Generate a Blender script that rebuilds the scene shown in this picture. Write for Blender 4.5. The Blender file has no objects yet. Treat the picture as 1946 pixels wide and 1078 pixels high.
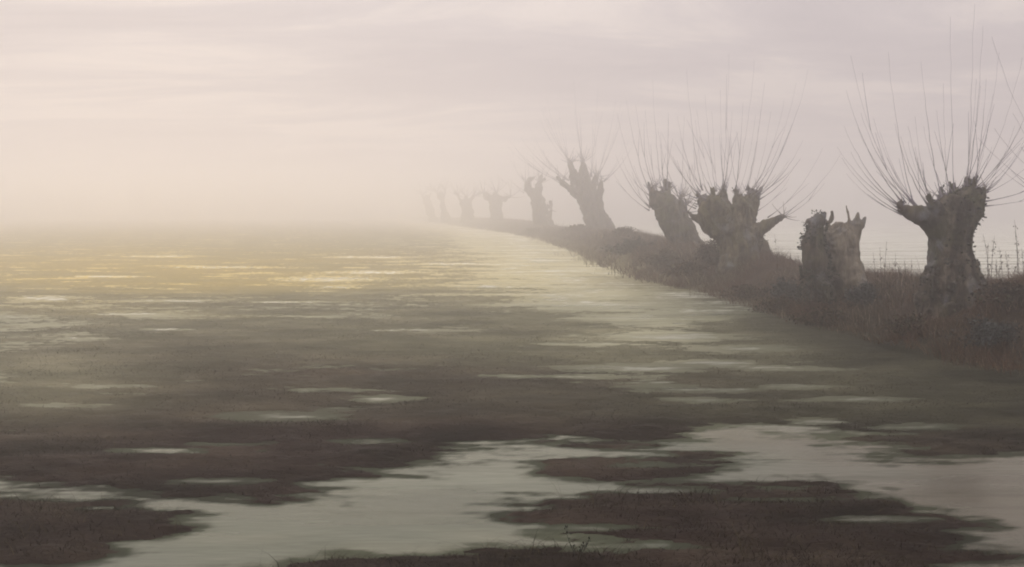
import bpy, bmesh, math, random
import numpy as np
from mathutils import Vector, noise as mn

random.seed(7)
rng = np.random.default_rng(11)
S = bpy.context.scene
COL = S.collection
R = math.radians

# ------------------------------------------------------------------ camera geometry
F, HZ, CXP, EYE = 1892.0, 405.0, 973.0, 1.8      # focal length (photo px), horizon row, centre column, eye height


def P(px, py, d):
    """photo pixel at depth d -> world point"""
    return Vector(((px - CXP) / F * d, d, EYE - (py - HZ) / F * d))


# ------------------------------------------------------------------ noise (numpy)
_perm = rng.permutation(1024)
_grad = rng.uniform(0, 2 * math.pi, 1024)


def pnoise(x, y):
    xi = np.floor(x).astype(int); yi = np.floor(y).astype(int)
    xf = x - xi; yf = y - yi
    u = xf * xf * xf * (xf * (xf * 6 - 15) + 10); v = yf * yf * yf * (yf * (yf * 6 - 15) + 10)

    def g(ix, iy, dx, dy):
        a = _grad[_perm[(ix + _perm[iy & 1023]) & 1023]]
        return np.cos(a) * dx + np.sin(a) * dy
    n00 = g(xi, yi, xf, yf); n10 = g(xi + 1, yi, xf - 1, yf)
    n01 = g(xi, yi + 1, xf, yf - 1); n11 = g(xi + 1, yi + 1, xf - 1, yf - 1)
    return (n00 * (1 - u) + n10 * u) * (1 - v) + (n01 * (1 - u) + n11 * u) * v


def fbm(x, y, oct=4, gain=0.5):
    s = 0; a = 1.0; t = 0
    for k in range(oct):
        s = s + a * pnoise(x * 2 ** k + 17.3 * k, y * 2 ** k - 9.1 * k); t += a; a *= gain
    return s / t * 1.6


def sstep(a, b, x):
    t = np.clip((x - a) / (b - a), 0, 1)
    return t * t * (3 - 2 * t)


# ------------------------------------------------------------------ terrain
# water's edge of the bank: (photo column, photo row) on the water plane
EDGE = [(2450, 820), (2150, 745), (1946, 705), (1800, 672), (1700, 642), (1560, 608), (1450, 578), (1380, 556), (1320, 545), (1250, 532),
        (1170, 505), (1120, 482), (1050, 458), (1000, 446), (935, 437), (885, 430), (840, 424), (800, 419), (770, 416)]
_ey = np.array([EYE * F / (b - HZ) for a, b in EDGE]); _ex = np.array([(a - CXP) / F for a, b in EDGE]) * _ey
_ey = np.concatenate([[0.5], _ey, [420, 950]]); _ex = np.concatenate([[9.0], _ex, [_ex[-1] - 12, _ex[-1] - 60]])
CREST = [(0, .75), (12, .82), (14, .80), (17, .62), (20, .52), (24, .45), (28, .48), (33, .58), (40, .70), (52, .80), (64, .66), (80, .5), (95, .5), (110, .85), (150, 1.0), (240, .8), (900, .5)]
_cy = np.array([a for a, b in CREST]); _ch = np.array([b for a, b in CREST])

# low turf and mud patches standing out of the flood, as (column, row, half width, half height)
LAND = [(30, 775, 210, 52), (960, 765, 420, 70), (520, 800, 420, 95), (230, 860, 420, 75), (640, 745, 420, 45), (360, 900, 250, 45), (90, 985, 250, 48), (100, 1030, 120, 40),
        (1180, 790, 190, 52), (690, 850, 160, 40), (820, 820, 130, 25), (480, 938, 120, 15),
        (1600, 740, 400, 70), (1850, 790, 320, 66), (1430, 770, 230, 42), (1900, 700, 300, 40),  # patches below the bank also stand in for its dark reflection
        (1400, 985, 340, 58), (1250, 955, 200, 26), (1560, 1020, 260, 60), (1500, 1075, 330, 55), (1200, 982, 110, 16), (1130, 965, 90, 9),
        (1180, 893, 130, 18), (1290, 880, 60, 10),
        (950, 1095, 400, 50), (680, 1092, 150, 42), (900, 1085, 160, 44)]
SHALLOW = [(620, 650, 700, 62), (950, 600, 260, 36), (250, 690, 500, 50), (1150, 660, 220, 30), (1500, 640, 220, 42), (1850, 690, 400, 60), (1050, 690, 420, 40)]
HOLES = [(1215, 932, 120, 6), (1500, 950, 90, 4), (1660, 988, 90, 6), (1130, 1003, 90, 6), (1330, 912, 70, 4), (1250, 884, 60, 4), (545, 792, 120, 9), (640, 776, 60, 4), (720, 758, 70, 7), (600, 742, 80, 3), (310, 856, 90, 6), (430, 844, 80, 4), (410, 915, 90, 7), (120, 943, 150, 10), (190, 966, 60, 5),
         (700, 838, 60, 5), (1620, 760, 110, 6), (1750, 812, 90, 6), (1500, 735, 90, 5), (1330, 742, 100, 5), (1080, 716, 120, 4), (110, 772, 60, 3), (1350, 760, 70, 5), (1200, 605, 130, 8), (1290, 640, 130, 9), (1190, 700, 140, 8), (1330, 690, 90, 6), (1420, 662, 100, 6), (1120, 655, 70, 3), (1500, 700, 110, 5), (1240, 735, 80, 4), (830, 628, 90, 3), (310, 627, 50, 3), (150, 645, 50, 3)]


STREAKS = [(620, 530, 140, 8), (700, 518, 130, 4), (420, 508, 150, 3), (95, 567, 80, 6), (340, 572, 120, 3), (560, 574, 110, 2.5), (300, 487, 90, 2.5), (700, 489, 110, 2.5), (640, 546, 60, 4), (200, 526, 110, 2.5),
           (880, 502, 110, 2.5), (240, 597, 60, 2.5), (320, 627, 50, 3), (160, 645, 40, 3), (760, 628, 70, 2.5), (930, 545, 90, 2.5), (1120, 575, 70, 2.5)]


def blobs(lst, u, v):
    b = np.full(u.shape, -9.0)
    for cx, cy, rx, ry in lst:
        b = np.maximum(b, (1 - np.sqrt(((u - cx) / rx) ** 2 + ((v - cy) / ry) ** 2)) * np.minimum(ry / 28.0, 1.6))
    return b


def edge_t(X, Y):
    return X - np.interp(Y, _ey, _ex)


MOUNDS = [(6.0, 12.9, .85, .44), (5.85, 24.2, 1.2, .22), (5.75, 17.0, .8, .16), (6.1, 34, 1.4, .2)]    # soil banked up round the trunks


def bank_h(X, Y):
    t = edge_t(X, Y) + 0.75 * fbm(X * .6 + 3, Y * .6, 4) * np.clip(Y / 20, .6, 1.5)
    w = np.clip(1 + (Y - 40) / 80, 1, 2.2)
    t = t / w
    c = np.interp(Y, _cy, _ch)
    up = sstep(-.15, 1.7, t)
    dn = sstep(2.6, 5.2, t)
    mound = 0
    for mx, my, mr, mh in MOUNDS:
        mound = mound + mh * np.exp(-((X - mx) ** 2 + (Y - my) ** 2) / mr ** 2)
    return c * (up - dn * 1.15) + mound


def height(X, Y):
    Yc = np.maximum(Y, .8)
    u = CXP + F * X / Yc; v = HZ + F * EYE / Yc
    u = np.clip(u, -3000, 5000); v = np.clip(v, 395, 1150)
    n1 = fbm(X * .55, Y * .9, 5, .55)
    n2 = fbm(X * 1.3 + 40, Y * 4.5, 5, .6)
    n3 = fbm(X * 5 + 7, Y * 22, 4, .6)
    land = blobs(LAND, u, v) + .70 * n1 + .95 * n2 + .35 * n3
    hole = blobs(HOLES, u, v) + .10 * n1 + .22 * n2 + .16 * n3
    sh = blobs(SHALLOW, u, v) * .7 - .10 + .5 * n1 + .6 * n2 + .6 * n3
    val = np.maximum(land, np.minimum(sh * .6, .10))
    val = np.where(Y < 30, np.minimum(val, -hole * 1.6 - .02 + .0 * val), val)
    far = sstep(12.5, 22, Y)
    te = edge_t(X, Y)
    chan = np.exp(-((te + 2.4) / (2.0 + .03 * Y)) ** 2)
    val = val * (1 - far) + far * (.36 * n1 + .34 * fbm(X * .35, Y * 1.3 + 9, 4, .6) + .34 * n3 + .15 - (.36 + .0 * n3) * chan * sstep(14, 20, Y))
    for cx, cy, rx, ry in STREAKS:
        b = 1 - np.sqrt(((u - cx) / rx) ** 2 + ((v - cy - 1.5 * n1) / ry) ** 2) + 1.5 * n3 + .9 * n2 - .15
        val = np.where((b > 0) & (Y > 9), np.minimum(val, .2 - b * 1.0), val)
    val = np.clip(val, -1, 1)
    z = np.where(val > 0, .04 * np.abs(val) ** .9, -.11 * np.abs(val))
    z = z + np.where(val > .1, .012 * n2, 0)
    # the near shore under the viewer
    near = 1 - sstep(4.2, 4.9, Y + .5 * n1 - .1)
    z = z + near * (.13 + .07 * n2 + .05 * n1) * sstep(-5, -1.8, X) * (1 - sstep(3.2, 5, X))
    bk = bank_h(X, Y)
    rough = (.10 * fbm(X * 1.3, Y * 1.3, 4) + .05 * n2) * np.clip(bk / .5, 0, 1)
    t = edge_t(X, Y)
    beyond = sstep(4.4, 6.0, t / np.clip(1 + (Y - 40) / 80, 1, 2.2))
    z = np.where(t > -.6, np.maximum(z * (1 - sstep(-.4, .6, t)) - .25 * beyond, bk + rough - .03 - .2 * beyond), z)
    val = np.where(t > .3, np.where(beyond > .02, -.85 + .2 * n3 + .1 * n1, val), val)
    return z, val


def grid_sheet(name, xs, ys):
    pass


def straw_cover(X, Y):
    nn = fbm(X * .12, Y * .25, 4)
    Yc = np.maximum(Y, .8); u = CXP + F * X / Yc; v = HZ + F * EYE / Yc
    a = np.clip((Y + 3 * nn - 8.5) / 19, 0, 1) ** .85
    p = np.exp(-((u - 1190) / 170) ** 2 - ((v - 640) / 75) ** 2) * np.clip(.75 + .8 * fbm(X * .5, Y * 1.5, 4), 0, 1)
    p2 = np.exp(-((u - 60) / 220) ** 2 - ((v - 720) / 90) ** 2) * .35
    bank_side = 1 - (1 - sstep(-3.2, -.4, edge_t(X, Y) + .8 * nn)) * 1.0  # straw thins out towards the bank
    bank_side = bank_side * (1 - sstep(24, 32, Y))
    return np.clip(np.maximum(a, .55 * p + a * .5) * (1 - .85 * bank_side) + p2, 0, 1) * (Y > 6)


def build_ground():
    ys = np.concatenate([np.linspace(-3, 4.9, 40), np.exp(np.linspace(math.log(5), math.log(42), 560)), np.exp(np.linspace(math.log(42.4), math.log(150), 150)), np.exp(np.linspace(math.log(152), math.log(900), 40))])
    w = np.linspace(-1, 1, 760)
    us = .62 * w + .55 * w ** 5
    Yg, Ug = np.meshgrid(ys, us, indexing='ij')
    Xg = Ug * (np.maximum(Yg, 1) + 2.5)
    Z, val = height(Xg, Yg)
    n, m = Xg.shape
    co = np.stack([Xg, Yg, Z], -1).reshape(-1, 3)
    idx = np.arange(n * m).reshape(n, m)
    q = np.stack([idx[:-1, :-1], idx[:-1, 1:], idx[1:, 1:], idx[1:, :-1]], -1).reshape(-1, 4)
    me = bpy.data.meshes.new('ground')
    me.vertices.add(n * m); me.vertices.foreach_set('co', co.ravel())
    me.loops.add(q.size); me.loops.foreach_set('vertex_index', q.ravel())
    me.polygons.add(len(q)); me.polygons.foreach_set('loop_start', np.arange(0, q.size, 4)); me.polygons.foreach_set('use_smooth', np.ones(len(q), bool))
    me.update(); me.validate()
    # vegetation cover: yellow sedge with golden sun glow painted in, olive turf, bank growth
    X = Xg.ravel(); Y = Yg.ravel()
    nn = fbm(X * .12, Y * .25, 4)
    sedge_glow = np.exp(-((X / np.maximum(Y, 5) + .40) / .34) ** 2) * sstep(17, 27, Y + 3 * nn) * (1 - .45 * sstep(32, 60, Y)) * np.clip(1 + .6 * nn, 0, 1.3)
    straw = straw_cover(X, Y)
    olive = sstep(-.5, 1.2, nn * 1.0 + X * .16 + (Y - 8.5) * .11)
    bank = sstep(-.2, .7, edge_t(X, Y))
    for nm, arr in (('sedge_glow', sedge_glow), ('straw', straw), ('olive', olive), ('bank', bank)):
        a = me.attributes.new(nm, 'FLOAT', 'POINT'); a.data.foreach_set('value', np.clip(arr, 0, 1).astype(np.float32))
    return me


# ------------------------------------------------------------------ materials
def new_mat(name):
    m = bpy.data.materials.new(name); m.use_nodes = True
    nt = m.node_tree
    for n in list(nt.nodes): nt.nodes.remove(n)
    out = nt.nodes.new('ShaderNodeOutputMaterial')
    return m, nt, out


def N(nt, typ, **kw):
    n = nt.nodes.new(typ)
    for k, v in kw.items():
        if k.startswith('i_'):
            n.inputs[k[2:].replace('_', ' ')].default_value = v
        else:
            setattr(n, k, v)
    return n


def ramp(nt, fac, stops):
    r = nt.nodes.new('ShaderNodeValToRGB')
    els = r.color_ramp.elements
    while len(els) < len(stops): els.new(.5)
    for e, (p, c) in zip(els, stops):
        e.position = p; e.color = (*c, 1)
    nt.links.new(fac, r.inputs['Fac'])
    return r.outputs['Color']


def mix(nt, fac, a, b):
    m = nt.nodes.new('ShaderNodeMix'); m.data_type = 'RGBA'
    for sock, val in ((m.inputs[0], fac), (m.inputs[6], a), (m.inputs[7], b)):
        if hasattr(val, 'links'): nt.links.new(val, sock)
        elif isinstance(val, (int, float)): sock.default_value = val
        else: sock.default_value = (*val, 1)
    return m.outputs[2]


def noise_tex(nt, scale, detail=5, rough=.55, stretch=(1, 1, 1), vec=None, dist=0):
    mp = N(nt, 'ShaderNodeMapping'); mp.inputs['Scale'].default_value = stretch
    if vec is None:
        vec = N(nt, 'ShaderNodeNewGeometry').outputs['Position']
    nt.links.new(vec, mp.inputs['Vector'])
    n = N(nt, 'ShaderNodeTexNoise'); n.inputs['Scale'].default_value = scale; n.inputs['Detail'].default_value = detail
    n.inputs['Roughness'].default_value = rough; n.inputs['Distortion'].default_value = dist
    nt.links.new(mp.outputs['Vector'], n.inputs['Vector'])
    return n.outputs['Fac']


def principled(nt, out, col, rough=.9, spec=.2, bump=None, bstr=.4, bdist=.02):
    p = N(nt, 'ShaderNodeBsdfPrincipled')
    if hasattr(col, 'links'): nt.links.new(col, p.inputs['Base Color'])
    else: p.inputs['Base Color'].default_value = (*col, 1)
    if hasattr(rough, 'links'): nt.links.new(rough, p.inputs['Roughness'])
    else: p.inputs['Roughness'].default_value = rough
    p.inputs['Specular IOR Level'].default_value = spec
    if bump is not None:
        b = N(nt, 'ShaderNodeBump'); b.inputs['Strength'].default_value = bstr; b.inputs['Distance'].default_value = bdist
        nt.links.new(bump, b.inputs['Height']); nt.links.new(b.outputs['Normal'], p.inputs['Normal'])
    nt.links.new(p.outputs['BSDF'], out.inputs['Surface'])
    return p


def mat_ground():
    m, nt, out = new_mat('wet_turf_and_mud')
    at = lambda n: N(nt, 'ShaderNodeAttribute', attribute_name=n).outputs['Fac']
    n1 = noise_tex(nt, 1.1, 7, .62, (.6, 1, 1)); n2 = noise_tex(nt, 6, 6, .65, (.5, 1, 1)); n3 = noise_tex(nt, 40, 4, .6, (.5, 1, 1))
    brown = ramp(nt, n1, [(.32, (.008, .0055, .0055)), (.5, (.024, .0155, .0145)), (.68, (.056, .040, .031))])
    olive = ramp(nt, n1, [(.32, (.006, .0065, .005)), (.5, (.018, .018, .012)), (.68, (.046, .044, .028))])
    c = mix(nt, at('olive'), brown, olive)
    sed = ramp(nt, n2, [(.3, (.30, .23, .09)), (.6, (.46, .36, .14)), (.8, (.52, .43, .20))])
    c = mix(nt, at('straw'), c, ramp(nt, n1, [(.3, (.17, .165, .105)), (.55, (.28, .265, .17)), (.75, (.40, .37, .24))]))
    c = mix(nt, at('sedge_glow'), c, sed)
    bk = ramp(nt, n2, [(.3, (.014, .010, .008)), (.5, (.04, .026, .018)), (.7, (.075, .054, .036))])
    c = mix(nt, at('bank'), c, bk)
    v = mix(nt, .28, c, ramp(nt, n3, [(.3, (.004, .0035, .003)), (.7, (.034, .029, .02))]))
    rough = N(nt, 'ShaderNodeMapRange'); nt.links.new(n2, rough.inputs['Value']); rough.inputs['From Min'].default_value = .3; rough.inputs['From Max'].default_value = .7
    rough.inputs['To Min'].default_value = .45; rough.inputs['To Max'].default_value = .95
    principled(nt, out, v, rough.outputs['Result'], .015, n3, .7, .02)
    return m


def mat_water():
    m, nt, out = new_mat('silty_flood_water')
    w1 = noise_tex(nt, 1.6, 4, .55, (.35, 1, 1)); w2 = noise_tex(nt, 9, 4, .6, (.3, 1, 1))
    ad = N(nt, 'ShaderNodeMath', operation='MULTIPLY_ADD'); nt.links.new(w2, ad.inputs[0]); ad.inputs[1].default_value = .12; nt.links.new(w1, ad.inputs[2])
    b = N(nt, 'ShaderNodeBump'); b.inputs['Strength'].default_value = .35; b.inputs['Distance'].default_value = .04
    nt.links.new(ad.outputs[0], b.inputs['Height'])
    silt = noise_tex(nt, .35, 5, .6, (.5, 1, 1))
    col = ramp(nt, silt, [(.38, (.018, .030, .021)), (.52, (.046, .060, .037)), (.64, (.11, .105, .062))])
    at = lambda n: N(nt, 'ShaderNodeAttribute', attribute_name=n).outputs['Fac']
    col = mix(nt, at('brown_silt'), col, ramp(nt, silt, [(.35, (.05, .038, .026)), (.65, (.10, .076, .052))]))
    gl = N(nt, 'ShaderNodeBsdfGlossy'); wr = noise_tex(nt, .5, 5, .6, (.25, 1.4, 1)); mr = N(nt, 'ShaderNodeMapRange'); nt.links.new(wr, mr.inputs['Value']); mr.inputs['From Min'].default_value = .35; mr.inputs['From Max'].default_value = .65; mr.inputs['To Min'].default_value = .16; mr.inputs['To Max'].default_value = .42; nt.links.new(mr.outputs['Result'], gl.inputs['Roughness']); gl.inputs['Color'].default_value = (.90, .90, .81, 1)
    nt.links.new(b.outputs['Normal'], gl.inputs['Normal'])
    df = N(nt, 'ShaderNodeBsdfDiffuse'); nt.links.new(col, df.inputs['Color'])
    tr = N(nt, 'ShaderNodeBsdfTransparent'); tr.inputs['Color'].default_value = (.82, .84, .72, 1)
    body = N(nt, 'ShaderNodeMixShader'); body.inputs[0].default_value = .42
    nt.links.new(df.outputs[0], body.inputs[1]); nt.links.new(tr.outputs[0], body.inputs[2])
    fr = N(nt, 'ShaderNodeFresnel'); fr.inputs['IOR'].default_value = 1.333; nt.links.new(b.outputs['Normal'], fr.inputs['Normal'])
    mx = N(nt, 'ShaderNodeMixShader'); nt.links.new(fr.outputs[0], mx.inputs[0]); nt.links.new(body.outputs[0], mx.inputs[1]); nt.links.new(gl.outputs[0], mx.inputs[2])
    # drowned grass and scum breaking the surface
    at = lambda n: N(nt, 'ShaderNodeAttribute', attribute_name=n).outputs['Fac']
    sn = noise_tex(nt, 3.2, 6, .65, (.22, 1.3, 1))
    s1 = N(nt, 'ShaderNodeMath', operation='MULTIPLY_ADD'); nt.links.new(sn, s1.inputs[0]); s1.inputs[1].default_value = 1.5; s1.inputs[2].default_value = -.60
    s2 = N(nt, 'ShaderNodeMath', operation='ADD'); nt.links.new(at('scum'), s2.inputs[0]); nt.links.new(s1.outputs[0], s2.inputs[1])
    s3 = N(nt, 'ShaderNodeMapRange'); s3.interpolation_type = 'SMOOTHSTEP'; nt.links.new(s2.outputs[0], s3.inputs['Value']); s3.inputs['From Min'].default_value = .12; s3.inputs['From Max'].default_value = .95; s3.inputs['To Max'].default_value = .93
    sc = ramp(nt, silt, [(.35, (.014, .0145, .011)), (.52, (.036, .039, .027)), (.66, (.072, .077, .051))])
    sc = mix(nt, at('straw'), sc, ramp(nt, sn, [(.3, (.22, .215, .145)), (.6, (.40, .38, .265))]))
    sc = mix(nt, at('sedge_glow'), sc, ramp(nt, sn, [(.3, (.44, .34, .12)), (.6, (.62, .48, .18))]))  # golden sun glow on the water is painted into this yellow
    sd = N(nt, 'ShaderNodeBsdfDiffuse'); nt.links.new(sc, sd.inputs['Color'])
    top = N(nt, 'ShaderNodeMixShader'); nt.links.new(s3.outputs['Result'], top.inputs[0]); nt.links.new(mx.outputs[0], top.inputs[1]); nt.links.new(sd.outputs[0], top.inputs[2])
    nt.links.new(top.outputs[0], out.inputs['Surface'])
    return m


def mat_bark(name, dark, mid, light, moss=(.07, .075, .035)):
    m, nt, out = new_mat(name)
    tc = N(nt, 'ShaderNodeTexCoord').outputs['Object']
    n1 = noise_tex(nt, 7, 7, .65, (1, 1, .28), tc, .4); n2 = noise_tex(nt, 1.8, 5, .6, (1, 1, 1), tc); n3 = noise_tex(nt, 26, 5, .65, (1, 1, .3), tc)
    c = ramp(nt, n1, [(.32, dark), (.5, mid), (.68, light)])
    f = N(nt, 'ShaderNodeMapRange'); nt.links.new(n2, f.inputs['Value']); f.inputs['From Min'].default_value = .48; f.inputs['From Max'].default_value = .64; f.inputs['To Max'].default_value = .75
    c = mix(nt, f.outputs['Result'], c, moss)
    for sc, colr, lo, hi, k in ((2.7, (.15, .155, .175), .54, .66, .65), (1.3, (.09, .055, .035), .54, .68, .4), (9, (.22, .22, .20), .62, .70, .6)):
        n4 = noise_tex(nt, sc, 6, .65, (1, 1, .7), tc, .3)
        f = N(nt, 'ShaderNodeMapRange'); nt.links.new(n4, f.inputs['Value']); f.inputs['From Min'].default_value = lo; f.inputs['From Max'].default_value = hi; f.inputs['To Max'].default_value = k
        c = mix(nt, f.outputs['Result'], c, colr)
    ad = N(nt, 'ShaderNodeMath', operation='MULTIPLY_ADD'); nt.links.new(n3, ad.inputs[0]); ad.inputs[1].default_value = .4; nt.links.new(n1, ad.inputs[2])
    principled(nt, out, c, .95, .12, ad.outputs[0], .9, .05)
    return m


def mat_island(name, stops, rough=.9, patch=None):
    """colour varies from blade to blade / leaf to leaf; optional patchy second colour over the ground"""
    m, nt, out = new_mat(name)
    g = N(nt, 'ShaderNodeNewGeometry')
    c = ramp(nt, g.outputs['Random Per Island'], stops)
    if patch:
        n = noise_tex(nt, .55, 4, .6)
        f = N(nt, 'ShaderNodeMapRange'); nt.links.new(n, f.inputs['Value']); f.inputs['From Min'].default_value = .42; f.inputs['From Max'].default_value = .62; f.inputs['To Max'].default_value = .8
        c = mix(nt, f.outputs['Result'], c, patch)
    principled(nt, out, c, rough, .02)
    return m


M = {
    'ground': mat_ground(), 'water': mat_water(),
    'bark': mat_bark('gnarled_willow_bark', (.009, .0075, .007), (.045, .036, .028), (.15, .125, .095)),
    'bark_olive': mat_bark('mossy_willow_bark', (.012, .010, .008), (.072, .060, .040), (.18, .15, .095), (.08, .075, .032)),
    'dead_wood': mat_bark('weathered_dead_wood', (.045, .038, .03), (.14, .118, .092), (.25, .215, .17), (.14, .12, .08)),
    'shoot': mat_island('grey_willow_shoot', [(0, (.17, .17, .24)), (.5, (.22, .20, .23)), (1, (.25, .22, .18))]),
    'ivy': mat_island('dark_ivy_leaf', [(0, (.02, .024, .022)), (.6, (.04, .044, .038)), (1, (.06, .06, .04))], .7),
    'grass': mat_island('dead_bank_grass', [(0, (.022, .016, .012)), (.35, (.072, .046, .03)), (.65, (.135, .096, .06)), (.86, (.09, .095, .065)), (.90, (.26, .20, .13)), (1, (.46, .40, .30))], .9, (.115, .064, .042)),
    'turf': mat_island('drowned_turf', [(0, (.006, .0048, .0045)), (.5, (.018, .0135, .0105)), (.92, (.036, .030, .017)), (1, (.10, .08, .045))]),
    'leaf': mat_island('bramble_leaf', [(0, (.02, .018, .014)), (.4, (.05, .038, .026)), (.75, (.075, .045, .028)), (1, (.07, .08, .05))]),
    'leaf_blue': mat_island('blue_grey_bramble_leaf', [(0, (.018, .02, .02)), (.5, (.045, .05, .05)), (1, (.08, .085, .075))]),
    'stem': mat_island('dry_weed_stem', [(0, (.03, .02, .014)), (1, (.09, .06, .035))]),
}


# ------------------------------------------------------------------ object helpers
def link(name, me, mat, parent=None, loc=(0, 0, 0)):
    o = bpy.data.objects.new(name, me); COL.objects.link(o)
    if mat is not None and not me.materials: me.materials.append(mat)
    o.location = loc
    if parent: o.parent = parent
    return o


def tag(o, label=None, cat=None, group=None, kind=None):
    for k, v in (('label', label), ('category', cat), ('group', group), ('kind', kind)):
        if v: o[k] = v
    return o


def empty(name, loc):
    o = bpy.data.objects.new(name, None); COL.objects.link(o); o.location = loc; o.empty_display_size = .3
    return o


def tube(bm, pts, rad, seg=8, cap=True):
    rings = []
    n = len(pts)
    ref = Vector((0.31, 1, 0.13)).normalized()
    for i, p in enumerate(pts):
        d = (pts[min(i + 1, n - 1)] - pts[max(i - 1, 0)])
        d = d.normalized() if d.length > 1e-9 else Vector((0, 0, 1))
        a = d.cross(ref)
        if a.length < .05: a = d.cross(Vector((1, 0, 0)))
        a.normalize(); b = d.cross(a)
        r = rad[i]
        rings.append([bm.verts.new(p + (a * math.cos(2 * math.pi * k / seg) + b * math.sin(2 * math.pi * k / seg)) * r) for k in range(seg)])
    for A, B in zip(rings, rings[1:]):
        for k in range(seg):
            bm.faces.new((A[k], A[(k + 1) % seg], B[(k + 1) % seg], B[k]))
    if cap:
        bm.faces.new(rings[0][::-1]); bm.faces.new(rings[-1])


def to_mesh(bm, name, smooth=True):
    me = bpy.data.meshes.new(name); bm.normal_update(); bm.to_mesh(me); bm.free()
    if smooth: me.polygons.foreach_set('use_smooth', [True] * len(me.polygons))
    return me


def remesh(bm, name, voxel, gnarl, seed):
    """fuse overlapping limbs into one continuous skin, then roughen it into furrowed, knobbly bark"""
    me = to_mesh(bm, name)
    o = bpy.data.objects.new('temporary', me); COL.objects.link(o)
    md = o.modifiers.new('r', 'REMESH'); md.mode = 'VOXEL'; md.voxel_size = voxel
    sm = o.modifiers.new('s', 'SMOOTH'); sm.iterations = 3; sm.factor = .5
    dg = bpy.context.evaluated_depsgraph_get(); dg.update()
    out = bpy.data.meshes.new_from_object(o.evaluated_get(dg))
    bpy.data.objects.remove(o); bpy.data.meshes.remove(me)
    out.name = name
    nv = len(out.vertices)
    no = [v.normal.copy() for v in out.vertices]
    fq = .055 / max(gnarl, .015)
    off = Vector((seed * 3.7, seed * 1.3, seed * 2.1))
    for v, n in zip(out.vertices, no):
        p = v.co
        q = p + off
        a = mn.noise(Vector((q.x * 1.6, q.y * 1.6, q.z * 1.2)))
        b = mn.noise(Vector((q.x * 3.6 * fq, q.y * 3.6 * fq, q.z * 1.0 * fq)))
        c = mn.noise(Vector((q.x * 9 * fq, q.y * 9 * fq, q.z * 2.6 * fq)))
        e = mn.noise(Vector((q.x * 4 * fq + 9, q.y * 4 * fq, q.z * 4 * fq)))
        v.co = p + n * gnarl * (a * .9 + (.28 - abs(b)) * 1.7 + (.2 - abs(c)) * .9 + max(0, e - .2) * 1.6)
    out.polygons.foreach_set('use_smooth', [True] * len(out.polygons))
    return out


def bez(a, c, b, n):
    return [a * (1 - t) ** 2 + c * 2 * t * (1 - t) + b * t * t for t in [i / n for i in range(n + 1)]]


# ------------------------------------------------------------------ ground, water
g = link('ground', build_ground(), M['ground']); tag(g, kind='structure')


def build_water():
    """flat sheet at z = 0; carries how thickly drowned grass and scum cover it"""
    ys = np.concatenate([np.linspace(-3, 4.9, 20), np.exp(np.linspace(math.log(5), math.log(42), 360)), np.exp(np.linspace(math.log(42.4), math.log(170), 100)), np.exp(np.linspace(math.log(175), math.log(898), 20))])
    w = np.linspace(-1, 1, 480)
    us = .618 * w + .55 * w ** 5
    Yg, Ug = np.meshgrid(ys, us, indexing='ij')
    Xg = Ug * (np.maximum(Yg, 1) + 2.5)
    _, val = height(Xg, Yg)
    n, m = Xg.shape
    co = np.stack([Xg, Yg, np.zeros_like(Xg)], -1).reshape(-1, 3)
    idx = np.arange(n * m).reshape(n, m)
    q = np.stack([idx[:-1, :-1], idx[:-1, 1:], idx[1:, 1:], idx[1:, :-1]], -1).reshape(-1, 4)
    me = bpy.data.meshes.new('water')
    me.vertices.add(n * m); me.vertices.foreach_set('co', co.ravel())
    me.loops.add(q.size); me.loops.foreach_set('vertex_index', q.ravel())
    me.polygons.add(len(q)); me.polygons.foreach_set('loop_start', np.arange(0, q.size, 4))
    me.update()
    v = val.ravel(); X = Xg.ravel(); Y = Yg.ravel()
    sc = np.clip(1 + v / (.62 + .25 * fbm(X * .6, Y * 1.6, 3)), 0, 1) ** 1.3
    a = me.attributes.new('scum', 'FLOAT', 'POINT'); a.data.foreach_set('value', sc.astype(np.float32))
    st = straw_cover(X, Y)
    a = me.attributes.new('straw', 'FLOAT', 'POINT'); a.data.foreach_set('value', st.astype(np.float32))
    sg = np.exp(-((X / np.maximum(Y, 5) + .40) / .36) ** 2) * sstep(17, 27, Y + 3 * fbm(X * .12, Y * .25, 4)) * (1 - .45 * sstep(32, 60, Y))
    a = me.attributes.new('sedge_glow', 'FLOAT', 'POINT'); a.data.foreach_set('value', sg.astype(np.float32))
    a = me.attributes.new('brown_silt', 'FLOAT', 'POINT'); a.data.foreach_set('value', (sstep(.8, 3.2, X + fbm(X, Y, 3)) * (1 - sstep(7.5, 9.5, Y))).astype(np.float32))
    return me


w = link('water', build_water(), M['water']); tag(w, kind='structure')


def ground_z(x, y):
    z, _ = height(np.array([float(x)]), np.array([float(y)]))
    return float(z[0])


# ------------------------------------------------------------------ pollard willows
def z4(zx, zy): return (1150 + .409 * zx, .409 * zy)


def leaf_cloud(points, normals, size, seed, droop=.3):
    """many small two-triangle leaves"""
    rs = np.random.default_rng(seed)
    n = len(points)
    pts = np.asarray(points); nr = np.asarray(normals)
    d = rs.normal(size=(n, 3)) + nr * .6; d /= np.linalg.norm(d, axis=1, keepdims=True)
    e = rs.normal(size=(n, 3)); e -= d * (e * d).sum(1, keepdims=True); e /= np.linalg.norm(e, axis=1, keepdims=True)
    s = size * rs.uniform(.6, 1.4, (n, 1))
    v = np.stack([pts, pts + d * s * .5 + e * s * .35, pts + d * s, pts + d * s * .5 - e * s * .35], 1).reshape(-1, 3)
    q = np.arange(n * 4).reshape(-1, 4)
    me = bpy.data.meshes.new('leaves')
    me.from_pydata(v.tolist(), [], q.tolist()); me.update()
    return me


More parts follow.
